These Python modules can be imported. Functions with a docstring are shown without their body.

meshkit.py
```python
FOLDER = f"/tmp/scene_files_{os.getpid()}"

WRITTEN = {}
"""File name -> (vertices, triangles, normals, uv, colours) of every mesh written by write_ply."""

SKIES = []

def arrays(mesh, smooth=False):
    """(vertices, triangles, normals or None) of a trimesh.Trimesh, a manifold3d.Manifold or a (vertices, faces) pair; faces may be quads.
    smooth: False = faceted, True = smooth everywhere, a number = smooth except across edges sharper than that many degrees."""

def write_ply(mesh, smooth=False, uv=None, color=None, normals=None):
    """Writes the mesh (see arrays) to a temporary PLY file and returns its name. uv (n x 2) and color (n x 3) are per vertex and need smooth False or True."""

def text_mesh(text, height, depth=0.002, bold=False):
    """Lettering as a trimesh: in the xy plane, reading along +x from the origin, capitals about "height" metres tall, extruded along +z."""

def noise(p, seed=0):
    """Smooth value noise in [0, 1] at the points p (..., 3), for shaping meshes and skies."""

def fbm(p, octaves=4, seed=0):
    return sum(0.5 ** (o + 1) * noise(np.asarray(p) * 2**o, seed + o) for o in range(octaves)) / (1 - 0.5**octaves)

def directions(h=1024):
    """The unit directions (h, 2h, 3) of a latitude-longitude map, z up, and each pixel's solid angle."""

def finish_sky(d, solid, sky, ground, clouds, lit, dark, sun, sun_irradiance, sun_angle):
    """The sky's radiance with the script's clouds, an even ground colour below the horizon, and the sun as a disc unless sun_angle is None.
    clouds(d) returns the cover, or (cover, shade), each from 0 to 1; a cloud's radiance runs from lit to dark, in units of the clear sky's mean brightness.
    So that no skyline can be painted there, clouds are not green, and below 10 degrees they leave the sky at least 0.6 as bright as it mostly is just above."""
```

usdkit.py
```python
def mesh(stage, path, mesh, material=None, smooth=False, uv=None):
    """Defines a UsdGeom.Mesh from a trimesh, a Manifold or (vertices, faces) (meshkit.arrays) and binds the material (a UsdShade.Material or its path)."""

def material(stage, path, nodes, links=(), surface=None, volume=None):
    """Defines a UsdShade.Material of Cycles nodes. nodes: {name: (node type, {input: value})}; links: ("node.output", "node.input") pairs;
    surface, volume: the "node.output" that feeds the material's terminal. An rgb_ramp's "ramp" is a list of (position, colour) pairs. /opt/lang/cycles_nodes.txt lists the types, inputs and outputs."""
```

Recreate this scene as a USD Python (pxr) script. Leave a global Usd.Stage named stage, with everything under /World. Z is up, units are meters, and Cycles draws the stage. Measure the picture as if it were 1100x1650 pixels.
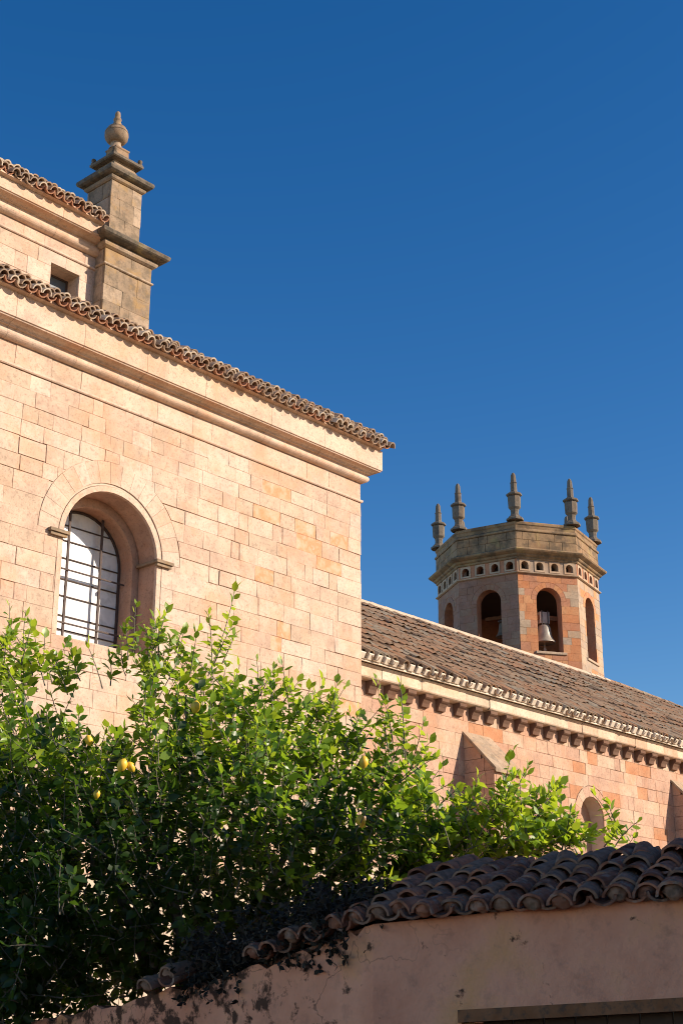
import math, random
import numpy as np, trimesh, usdkit, meshkit
from shapely.geometry import Polygon, box as sbox
from shapely.ops import triangulate
from pxr import Usd, UsdGeom, UsdLux, UsdShade, Gf, Sdf, Vt

R = random.Random(7)
NR = np.random.default_rng(7)
stage = Usd.Stage.CreateInMemory()
UsdGeom.SetStageUpAxis(stage, 'Z'); UsdGeom.SetStageMetersPerUnit(stage, 1.0)
stage.DefinePrim('/World', 'Xform')
stage.DefinePrim('/World/Looks', 'Scope')

# ------------------------------------------------------------------ camera, sky, sun, exposure
FPX, PITCH, EYE = 2290.0, math.radians(20.0), np.array([0.0, 0.0, 1.6])
cam = UsdGeom.Camera.Define(stage, '/World/camera')
cam.CreateHorizontalApertureAttr(24.0); cam.CreateFocalLengthAttr(24.0 * FPX / 1100)
cam.CreateVerticalApertureAttr(36.0)
cam.AddTranslateOp().Set(Gf.Vec3d(*EYE)); cam.AddRotateXOp().Set(90.0 + math.degrees(PITCH))
cam.CreateExposureAttr(0.66)
SUN_AZ, SUN_EL = math.radians(101.0), math.radians(27.0)
dome = UsdLux.DomeLight.Define(stage, '/World/sky')
dome.CreateIntensityAttr(1.0)
skym = usdkit.material(stage, '/World/Looks/sky_air', {
    's': ('sky_texture', {'sky_type': 'single_scattering', 'sun_disc': False, 'sun_elevation': SUN_EL, 'sun_rotation': SUN_AZ,
                          'altitude': 400.0, 'air_density': 1.0, 'aerosol_density': 0.5, 'ozone_density': 1.6}),
    'h': ('hsv', {'hue': 0.507, 'saturation': 1.43, 'value': 1.38}),
    'b': ('background_shader', {'strength': 0.064})},
    [('s.color', 'h.color'), ('h.color', 'b.color')], surface='b.background')
UsdShade.MaterialBindingAPI.Apply(dome.GetPrim()).Bind(skym)
sun = UsdLux.DistantLight.Define(stage, '/World/sun')
sun.CreateIntensityAttr(1.25); sun.CreateAngleAttr(0.5); sun.CreateColorAttr(Gf.Vec3f(1.0, 0.845, 0.685))
sun.GetPrim().CreateAttribute('inputs:normalize', Sdf.ValueTypeNames.Bool).Set(True)
sd = np.array([math.cos(SUN_EL) * math.sin(SUN_AZ), math.cos(SUN_EL) * math.cos(SUN_AZ), math.sin(SUN_EL)])
zq = Gf.Rotation(Gf.Vec3d(0, 0, 1), Gf.Vec3d(*sd)).GetQuat()
sun.AddOrientOp().Set(Gf.Quatf(zq.GetReal(), Gf.Vec3f(zq.GetImaginary())))
for p_, l_ in ((dome, 'deep blue cloudless evening sky'),):
    p_.GetPrim().SetCustomDataByKey('kind', 'structure')

FW = np.array([0, math.cos(PITCH), math.sin(PITCH)]); UP = np.array([0, -math.sin(PITCH), math.cos(PITCH)])
def ray(x, y):
    d = FW * FPX + np.array([1.0, 0, 0]) * (x - 550) + UP * (825 - y)
    return d / np.linalg.norm(d)
def at(x, y, dist):                       # the point seen at pixel x, y of the photograph, dist metres away over the ground
    r = ray(x, y)
    return EYE + r * dist / math.hypot(r[0], r[1])

# ------------------------------------------------------------------ helpers
used = {}
def numbered(parent, name):
    k = (parent, name); n = used.get(k, 0); used[k] = n + 1
    return f'{parent}/{name}' if n == 0 else f'{parent}/{name}_{n:03d}'
class Thing:
    def __init__(self, path, base, M=np.eye(4)):
        self.path, self.base, self.M = path, base, M
def data(prim, **kw):
    for k, v in kw.items():
        if v: prim.SetCustomDataByKey(k, v)
CH_ROT = 48.0
P0 = np.array([0.405, 27.997, 0.0])
def thing(name, label, cat, base=(0, 0, 0), frame='world', group=None, kind=None):
    """base is given in the frame's own coordinates; the parts' meshes too."""
    path = numbered('/World', name)
    x = UsdGeom.Xform.Define(stage, path)
    b = np.array(base, float)
    if frame == 'church':
        c, s = math.cos(math.radians(CH_ROT)), math.sin(math.radians(CH_ROT))
        w = P0 + np.array([c * b[0] - s * b[1], s * b[0] + c * b[1], b[2]])
        x.AddTranslateOp().Set(Gf.Vec3d(*w)); x.AddRotateZOp().Set(CH_ROT)
    else:
        x.AddTranslateOp().Set(Gf.Vec3d(*b))
    data(x.GetPrim(), label=label, category=cat, group=group, kind=kind)
    return Thing(path, b)
def arr(m):
    if isinstance(m, (tuple, list)): return np.asarray(m[0], float), np.asarray(m[1], int)
    return np.asarray(m.vertices, float), np.asarray(m.faces, int)
def part(parent, name, mesh, mat, smooth=False, label=None, kind=None, base=None):
    """One Mesh under a thing (or under a part: pass the path with the thing's base)."""
    if isinstance(mesh, list): mesh = cat(mesh)
    v, f = arr(mesh)
    b = parent.base
    path = numbered(parent.path, name)
    m = usdkit.mesh(stage, path, (v - b, f), mat, smooth=smooth)
    m.CreateDoubleSidedAttr(True)
    data(m.GetPrim(), label=label, kind=kind)
    return Thing(path, b)
def group_part(parent, name, label=None):
    path = numbered(parent.path, name)
    x = UsdGeom.Xform.Define(stage, path); data(x.GetPrim(), label=label)
    return Thing(path, parent.base)
def cat(ms):
    vs, fs, n = [], [], 0
    for m in ms:
        v, f = arr(m)
        if f.shape[1] == 4: f = np.vstack([f[:, [0, 1, 2]], f[:, [0, 2, 3]]])
        vs.append(v); fs.append(f + n); n += len(v)
    return np.vstack(vs), np.vstack(fs)
def tf(m, M):
    v, f = arr(m); v = v @ M[:3, :3].T + M[:3, 3]
    if np.linalg.det(M[:3, :3]) < 0: f = f[:, ::-1]
    return v, f
def frame(o, ex, ey, ez):
    M = np.eye(4); M[:3, 0], M[:3, 1], M[:3, 2], M[:3, 3] = ex, ey, ez, o
    return M
def bx(x0, x1, y0, y1, z0, z1, ch=0.0, jit=0.0):
    """A box with its vertical and horizontal edges at the front (-y) bevelled by ch."""
    if ch <= 0 and not jit:
        v = [(x, y, z) for z in (z0, z1) for y in (y0, y1) for x in (x0, x1)]
        f = [(0, 2, 3), (0, 3, 1), (4, 5, 7), (4, 7, 6), (0, 1, 5), (0, 5, 4), (2, 6, 7), (2, 7, 3), (0, 4, 6), (0, 6, 2), (1, 3, 7), (1, 7, 5)]
        return np.array(v, float), np.array(f)
    c = ch
    rings = [[(x0 + c, y0, z0 + c), (x1 - c, y0, z0 + c), (x1 - c, y0, z1 - c), (x0 + c, y0, z1 - c)],
             [(x0, y0 + c, z0), (x1, y0 + c, z0), (x1, y0 + c, z1), (x0, y0 + c, z1)],
             [(x0, y1, z0), (x1, y1, z0), (x1, y1, z1), (x0, y1, z1)]]
    v = np.array(sum(rings, []), float); f = [(0, 1, 2), (0, 2, 3)]
    if jit: v[:8] += NR.normal(size=(8, 3)) * (jit, jit * .6, jit)
    for r in range(2):
        for i in range(4):
            a, b = r * 4 + i, r * 4 + (i + 1) % 4
            f += [(a, a + 4, b + 4), (a, b + 4, b)]
    return v, np.array(f)
def slab(poly, y0, y1):
    """A polygon in (x, z) extruded from y0 to y1."""
    out = []
    for g in getattr(poly, 'geoms', [poly]):
        if g.geom_type != 'Polygon' or g.area < 1e-4: continue
        m = trimesh.creation.extrude_polygon(g, y1 - y0, engine='earcut')
        v = np.array(m.vertices)
        out.append((np.stack([v[:, 0], v[:, 2] + y0, v[:, 1]], 1), np.array(m.faces)[:, ::-1]))
    return cat(out) if out else None
def plan(poly, z0, z1):
    m = trimesh.creation.extrude_polygon(poly, z1 - z0, engine='earcut'); m.apply_translation((0, 0, z0))
    return arr(m)
def sweep(path, prof, closed=False, c0=True, c1=True):
    """A closed profile [(outward, z)] swept along a plan path with mitres; outward is to the right of the walk."""
    p = np.array(path, float); n = len(p); m = len(prof)
    pr = np.array(prof, float)
    rows = []
    for i in range(n):
        ds = []
        if closed or i > 0: d = p[i] - p[i - 1]; ds.append(d / np.linalg.norm(d))
        if closed or i < n - 1: d = p[(i + 1) % n] - p[i]; ds.append(d / np.linalg.norm(d))
        ns = [np.array([d[1], -d[0]]) for d in ds]
        if len(ns) == 2:
            mm = ns[0] + ns[1]; mm /= np.linalg.norm(mm); mm /= mm @ ns[0]
        else: mm = ns[0]
        rows.append(np.column_stack([p[i][0] + mm[0] * pr[:, 0], p[i][1] + mm[1] * pr[:, 0], pr[:, 1]]))
    v = np.vstack(rows); f = []
    for i in range(n if closed else n - 1):
        j = (i + 1) % n
        for k in range(m):
            l = (k + 1) % m
            f += [(i * m + k, j * m + k, j * m + l), (i * m + k, j * m + l, i * m + l)]
    if not closed:
        tv, tfc = trimesh.creation.triangulate_polygon(Polygon(prof), engine='earcut')
        if len(tv) == m:
            lut = [int(np.argmin(((pr - q) ** 2).sum(1))) for q in tv]
            for t in tfc:
                a, b, c = (lut[i] for i in t)
                f += [(a, b, c), ((n - 1) * m + c, (n - 1) * m + b, (n - 1) * m + a)]
    t = trimesh.Trimesh(v, np.array(f), process=False)
    if t.is_watertight and t.volume < 0: t.invert()
    return np.array(t.vertices), np.array(t.faces)
def lathe(prof, n=14, c=(0, 0)):
    """Profile [(radius, z)] from bottom to top."""
    a = np.arange(n) * 2 * math.pi / n
    v = np.vstack([np.column_stack([c[0] + r * np.cos(a), c[1] + r * np.sin(a), np.full(n, z)]) for r, z in prof]); f = []
    for i in range(len(prof) - 1):
        for k in range(n):
            l = (k + 1) % n
            f += [(i * n + k, i * n + l, (i + 1) * n + l), (i * n + k, (i + 1) * n + l, (i + 1) * n + k)]
    b, t = len(v), len(v) + 1
    v = np.vstack([v, [c[0], c[1], prof[0][1]], [c[0], c[1], prof[-1][1]]]); o = (len(prof) - 1) * n
    for k in range(n):
        l = (k + 1) % n
        f += [(b, l, k), (t, o + k, o + l)]
    return v, np.array(f)
def squarelathe(prof, c):
    """Square-plan moulding: [(half width, z)] from bottom to top."""
    v = np.vstack([[(c[0] - h, c[1] - h, z), (c[0] + h, c[1] - h, z), (c[0] + h, c[1] + h, z), (c[0] - h, c[1] + h, z)] for h, z in prof]); f = []
    for i in range(len(prof) - 1):
        for k in range(4):
            l = (k + 1) % 4
            f += [(i * 4 + k, i * 4 + l, i * 4 + 4 + l), (i * 4 + k, i * 4 + 4 + l, i * 4 + 4 + k)]
    o = len(v) - 4
    f += [(0, 2, 1), (0, 3, 2), (o, o + 1, o + 2), (o, o + 2, o + 3)]
    return v, np.array(f)
def tube(pts, r0, r1=None, n=6):
    p = np.asarray(pts, float); r1 = r0 if r1 is None else r1
    t = np.gradient(p, axis=0); t /= np.linalg.norm(t, axis=1, keepdims=True) + 1e-9
    ref = np.array([0, 0, 1.0]) if abs(t[0, 2]) < .9 else np.array([1.0, 0, 0])
    a = np.cross(t, ref); a /= np.linalg.norm(a, axis=1, keepdims=True) + 1e-9; b = np.cross(t, a)
    rr = np.linspace(r0, r1, len(p))[:, None, None]; an = np.arange(n) * 2 * math.pi / n
    v = (p[:, None] + rr * (np.cos(an)[None, :, None] * a[:, None] + np.sin(an)[None, :, None] * b[:, None])).reshape(-1, 3); f = []
    for i in range(len(p) - 1):
        for k in range(n):
            l = (k + 1) % n
            f += [(i * n + k, (i + 1) * n + l, i * n + l), (i * n + k, (i + 1) * n + k, (i + 1) * n + l)]
    for k in range(1, n - 1):
        f += [(0, k, k + 1), ((len(p) - 1) * n, (len(p) - 1) * n + k + 1, (len(p) - 1) * n + k)]
    return v, np.array(f)
def barrel(w0, w1, L, th=0.016, seg=6, up=True, h=0.5):
    """A clay barrel tile: along +y from 0 to L, half widths w0 (front) and w1 (back); up: an arch, else a trough. Bottom rim (arch) or lowest line (trough) at z = 0."""
    v, f = [], []
    an = np.linspace(math.pi, 0, seg + 1)
    for y, w in ((0, w0), (L, w1)):
        for rr in (w, w - th):
            for a in an:
                z = math.sin(a) * rr * (2 * h)
                v.append((math.cos(a) * rr, y, z if up else w0 * 2 * h - z))
    m = seg + 1
    for k in range(seg):
        o0, i0, o1, i1 = k, m + k, 2 * m + k, 3 * m + k
        f += [(o0, o0 + 1, o1 + 1), (o0, o1 + 1, o1), (i0, i1, i1 + 1), (i0, i1 + 1, i0 + 1), (o0, i0, i0 + 1), (o0, i0 + 1, o0 + 1), (o1, o1 + 1, i1 + 1), (o1, i1 + 1, i1)]
    for k in (0, seg):
        f += [(k, 2 * m + k, 3 * m + k), (k, 3 * m + k, m + k)]
    f = np.array(f)
    return np.array(v), (f if up else f[:, ::-1])
def simple_barrel(w0, w1, L, seg=4, h=0.5, up=True):
    an = np.linspace(math.pi, 0, seg + 1)
    v = [(math.cos(a) * w, y, math.sin(a) * w * 2 * h if up else w * 2 * h * (1 - math.sin(a))) for y, w in ((0, w0), (L, w1)) for a in an]; m = seg + 1
    f = [q for k in range(seg) for q in ((k, k + 1, m + k + 1), (k, m + k + 1, m + k))]
    return np.array(v), np.array(f)
def arch_poly(c, hw, z0, zs, n=20):
    pts = [(c - hw, z0), (c + hw, z0)] + [(c + hw * math.cos(a), zs + hw * math.sin(a)) for a in np.linspace(0, math.pi, n + 1)]
    return Polygon(pts)

# ------------------------------------------------------------------ materials
def mat(name, ramp, scale=3.0, detail=5, rough=0.9, bump=0.25, bscale=40.0, bdist=0.01, spots=None, island=0.0, spec=0.3, rgh=0.6, dist=0.0, extra=None):
    """ramp over a noise in world space; spots: (scale, lo, hi, colour) a second noise laid over; island: value variation per loose piece."""
    nodes = {'g': ('geometry', {}), 'n': ('noise_texture', {'scale': scale, 'detail': float(detail), 'roughness': rgh, 'distortion': dist}), 'r': ('rgb_ramp', {'ramp': ramp}),
             'b': ('noise_texture', {'scale': bscale, 'detail': 4.0, 'roughness': 0.65}), 'bm': ('bump', {'strength': bump, 'distance': bdist}),
             'p': ('principled_bsdf', {'roughness': rough, 'specular_ior_level': spec})}
    links = [('g.position', 'n.vector'), ('n.fac', 'r.fac'), ('g.position', 'b.vector'), ('b.fac', 'bm.height'), ('bm.normal', 'p.normal')]
    col = 'r.color'
    for i, (sc, lo, hi, c, *amount) in enumerate(spots or []):
        nodes[f's{i}'] = ('noise_texture', {'scale': sc, 'detail': 6.0, 'roughness': 0.65})
        nodes[f'sr{i}'] = ('map_range', {'clamp': True, 'from_min': lo, 'from_max': hi, 'to_min': 0.0, 'to_max': amount[0] if amount else 1.0})
        nodes[f'sm{i}'] = ('mix_color', {'b': c})
        nodes[f'so{i}'] = ('vector_math', {'math_type': 'add', 'vector2': (3.7 * (i + 1), 11.3, 5.1 * (i + 1))})
        links += [('g.position', f'so{i}.vector1'), (f'so{i}.vector', f's{i}.vector'), (f's{i}.fac', f'sr{i}.value'), (f'sr{i}.result', f'sm{i}.fac'), (col, f'sm{i}.a')]
        col = f'sm{i}.result'
    if island:
        nodes['im'] = ('map_range', {'clamp': True, 'from_min': 0.0, 'from_max': 1.0, 'to_min': 1 - island, 'to_max': 1 + island})
        nodes['ih'] = ('hsv', {})
        links += [('g.random_per_island', 'im.value'), ('im.result', 'ih.value'), (col, 'ih.color')]
        col = 'ih.color'
    links.append((col, 'p.base_color'))
    return usdkit.material(stage, '/World/Looks/' + name, nodes, links, surface='p.BSDF')
def mul(c, k): return tuple(min(1, x * k) for x in c)
def stone(name, c, grime=None, lo=0.75, hi=1.18, **kw):
    sp = [(14.0, 0.52, 0.68, mul(c, 0.55), 0.7), (1.1, .48, .64, (c[0] * .98, c[1] * .78, c[2] * .63), .65), (30.0, .56, .66, mul(c, .45), .6), (5.0, .56, .70, mul(c, 1.22), .5)] + (grime or [])
    return mat(name, [(0.25, mul(c, lo)), (0.5, c), (0.75, mul(c, hi))], scale=2.2, spots=sp, bump=0.35, bscale=45, bdist=0.012, **kw)
SAND = [stone('sandstone_cream', (.54, .397, .297)), stone('sandstone_peach', (.52, .365, .268)), stone('sandstone_pink', (.505, .35, .257)),
        stone('sandstone_tan', (.48, .348, .25)), stone('sandstone_buff', (.56, .415, .32))]
ORANGE = mat('sandstone_orange', [(.34, (.53, .385, .28)), (.46, (.52, .325, .20)), (.58, (.50, .245, .12)), (.70, (.53, .36, .25))], scale=4.2, bump=.35, bscale=45, bdist=.012)
MORTAR = mat('lime_mortar', [(.3, (.44, .34, .25)), (.7, (.54, .43, .33))], scale=6, bump=.3)
CORN = [stone('cornice_stone_warm', (.54, .385, .278)), stone('cornice_stone_pale', (.56, .405, .305))]
LICH = [(5.0, .50, .66, (.10, .085, .055), .75), (2.5, .56, .70, (.30, .20, .07), .6)]
PIER = [stone('weathered_stone', (.27, .195, .128), grime=[(4.0, .46, .62, (.13, .10, .068), .75), (1.9, .52, .64, (.33, .20, .075), .7)]),
        stone('weathered_stone_pale', (.36, .268, .185), grime=[(5.0, .48, .64, (.17, .13, .09), .75), (2.3, .55, .66, (.33, .21, .09), .6)])]
DARKST = stone('lichen_stone_dark', (.15, .12, .088), grime=[(7.0, .45, .6, (.055, .05, .038), .8), (3.0, .57, .7, (.30, .24, .11), .7)])
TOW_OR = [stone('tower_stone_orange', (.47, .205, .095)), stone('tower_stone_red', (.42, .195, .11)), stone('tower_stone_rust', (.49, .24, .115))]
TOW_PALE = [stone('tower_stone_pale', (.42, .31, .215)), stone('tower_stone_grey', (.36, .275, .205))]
TOW_SHADE = [stone('tower_shade_brown', (.27, .145, .095)), stone('tower_shade_mauve', (.28, .155, .11)), stone('tower_shade_dun', (.28, .17, .115))]  # darker tower stone for faces turned from the sun: shade put into the colour
TOW_LICH = stone('parapet_stone_lichen', (.27, .178, .10), grime=[(2.2, .47, .60, (.095, .070, .045), .8), (1.3, .55, .68, (.34, .25, .10), .6)])
PINST = stone('pinnacle_stone', (.155, .13, .10), grime=[(4, .5, .65, (.07, .06, .05), .7)])
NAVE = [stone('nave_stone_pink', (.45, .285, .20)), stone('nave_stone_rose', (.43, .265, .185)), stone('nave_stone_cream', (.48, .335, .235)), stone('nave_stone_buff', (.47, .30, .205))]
NAVE_OR = stone('nave_stone_orange', (.43, .215, .115))
WHITEW = mat('white_lime_plaster', [(.3, (.56, .47, .36)), (.7, (.68, .60, .49))], scale=5, bump=.3)
TILE = [mat('clay_tile_brown', [(.3, (.27, .17, .11)), (.7, (.40, .28, .19))], scale=9, spots=[(12, .52, .66, (.30, .27, .20), .7), (9, .55, .7, (.09, .07, .05), .6)], bump=.3),
        mat('clay_tile_lichen', [(.3, (.42, .33, .24)), (.7, (.60, .50, .39))], scale=9, spots=[(14, .5, .66, (.42, .38, .30), .7), (8, .55, .7, (.10, .08, .06), .6)], bump=.3)]
TILE_RED = mat('clay_tile_terracotta', [(.3, (.30, .13, .07)), (.7, (.40, .20, .115))], scale=8, spots=[(12, .55, .7, (.42, .34, .26), .6)], bump=.3)
TILES_CH = (TILE_RED, TILE_RED, TILE[0])
TILE.append(mat('clay_tile_dark', [(.3, (.22, .15, .105)), (.7, (.34, .25, .18))], scale=9, spots=[(14, .5, .66, (.34, .29, .22), .6)], bump=.3))
ROOF = mat('old_roof_tiles', [(.3, (.31, .195, .12)), (.5, (.41, .265, .165)), (.7, (.49, .335, .215))], scale=1.6, spots=[(9, .55, .68, (.28, .24, .17), .6), (5, .55, .68, (.075, .055, .04), .6), (1.2, .55, .68, (.26, .115, .06), .5)], bump=.3, island=.38)
ROOF_OR = mat('roof_tiles_orange', [(.3, (.35, .18, .095)), (.7, (.46, .26, .15))], scale=2, spots=[(9, .5, .66, (.20, .15, .10), .6)], bump=.3, island=.3)
ROOF_GR = mat('roof_tiles_lichen', [(.3, (.32, .255, .18)), (.7, (.46, .38, .28))], scale=2, spots=[(9, .5, .66, (.13, .10, .07), .6)], bump=.3, island=.35)
ROOF_DK = mat('roof_tiles_dark', [(.3, (.12, .08, .055)), (.7, (.20, .135, .09))], scale=2, bump=.3, island=.35)
ROOFS = [ROOF] * 7 + [ROOF_OR] * 2 + [ROOF_GR] * 2 + [ROOF_DK]
DECK = mat('roof_bedding', [(.3, (.16, .10, .065)), (.7, (.22, .15, .10))], scale=4)
OLDTILE = [mat('old_wall_tile_dusty', [(.3, (.20, .10, .062)), (.7, (.32, .18, .12))], scale=9, spec=.04, spots=[(14, .5, .62, (.12, .075, .05), .7)], bump=.5, bscale=60),
           mat('old_wall_tile_dark', [(.3, (.18, .066, .038)), (.7, (.31, .125, .075))], scale=10, spec=.04, spots=[(13, .5, .62, (.30, .235, .18), .6), (6, .50, .64, (.035, .022, .017), .8)], bump=.5, bscale=60),
           mat('old_wall_tile_brown', [(.3, (.25, .092, .050)), (.7, (.42, .17, .098))], scale=10, spec=.04, spots=[(14, .50, .62, (.07, .055, .045), .75), (9, .54, .66, (.34, .25, .19), .6)], bump=.5, bscale=60)]
IRON = mat('rusty_iron', [(.3, (.05, .035, .03)), (.7, (.09, .06, .05))], scale=20, rough=.7)
WOOD = mat('weathered_wood', [(.3, (.20, .075, .032)), (.7, (.30, .125, .06))], scale=7, spec=.05, spots=[(20, .5, .65, (.08, .055, .04), .7)], rough=.85)
DOORW = mat('dark_door_wood', [(.3, (.045, .022, .014)), (.7, (.075, .038, .024))], scale=6, rough=.7)
YOKE = mat('bleached_wood', [(.3, (.30, .24, .21)), (.7, (.42, .35, .31))], scale=5, rough=.8)
BRONZE = mat('bell_bronze', [(.3, (.20, .165, .125)), (.7, (.31, .265, .205))], scale=6, rough=.45, spec=.6)
DARK = mat('shaded_room', [(.3, (.05, .035, .03)), (.7, (.07, .05, .04))], scale=2)  # near-black colour stands in for deep shade inside the belfry and frieze holes
BARK = mat('lemon_bark', [(.3, (.10, .085, .065)), (.7, (.19, .165, .13))], scale=18, bump=.6)
LEMON = mat('lemon_rind', [(.3, (.72, .42, .03)), (.7, (.80, .52, .05))], scale=20, rough=.45, spec=.5, bump=.3, bscale=200, bdist=.003)
EARTH = mat('cobbled_ground', [(.3, (.20, .135, .085)), (.7, (.29, .20, .13))], scale=1.5, spots=[(4, .5, .7, (.13, .095, .06), .6)])
HOUSE = mat('neighbour_plaster', [(.3, (.50, .36, .26)), (.7, (.58, .43, .32))], scale=1)
VINE = mat('dry_creeper_twig', [(.3, (.045, .032, .025)), (.7, (.09, .065, .048))], scale=20)
VINELEAF = mat('dry_creeper_leaf', [(.3, (.028, .024, .014)), (.7, (.06, .04, .024))], scale=8, island=.4)
GLASS = usdkit.material(stage, '/World/Looks/pale_obscured_glass', {
    'g': ('geometry', {}), 'n': ('noise_texture', {'scale': 5.0, 'detail': 5.0}), 'r': ('rgb_ramp', {'ramp': [(.3, (.50, .51, .505)), (.5, (.68, .685, .68)), (.7, (.58, .59, .585))]}),
    'p': ('principled_bsdf', {'roughness': 0.22, 'specular_ior_level': 0.8})}, [('g.position', 'n.vector'), ('n.fac', 'r.fac'), ('r.color', 'p.base_color')], surface='p.BSDF')
GLASS2 = usdkit.material(stage, '/World/Looks/dull_window_glass', {'p': ('principled_bsdf', {'base_color': (.10, .12, .14), 'roughness': 0.5, 'specular_ior_level': 0.3})}, surface='p.BSDF')
def leafmat(name, dark, light, trans):
    return usdkit.material(stage, '/World/Looks/' + name, {
        'g': ('geometry', {}), 'r': ('rgb_ramp', {'ramp': [(0, dark), (.7, tuple((a + b) / 2 for a, b in zip(dark, light))), (1, light)]}),
        'p': ('principled_bsdf', {'roughness': 0.36, 'specular_ior_level': 0.45}), 't': ('translucent_bsdf', {'color': trans}), 'm': ('mix_closure', {'fac': 0.42})},
        [('g.random_per_island', 'r.fac'), ('r.color', 'p.base_color'), ('p.BSDF', 'm.closure1'), ('t.BSDF', 'm.closure2')], surface='m.closure')
LEAF = leafmat('lemon_leaf', (.05, .115, .014), (.155, .25, .024), (.40, .60, .03))
LEAF_D = leafmat('old_shaded_lemon_leaf', (.018, .045, .010), (.045, .095, .014), (.10, .20, .015))  # old leaves, darkened further to stand in for shade low in the crown
LEAF_Y = leafmat('young_sunlit_lemon_leaf', (.15, .25, .02), (.27, .34, .03), (.58, .72, .04))  # young leaves, their bright tone also standing in for sun on the upper crown

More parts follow.
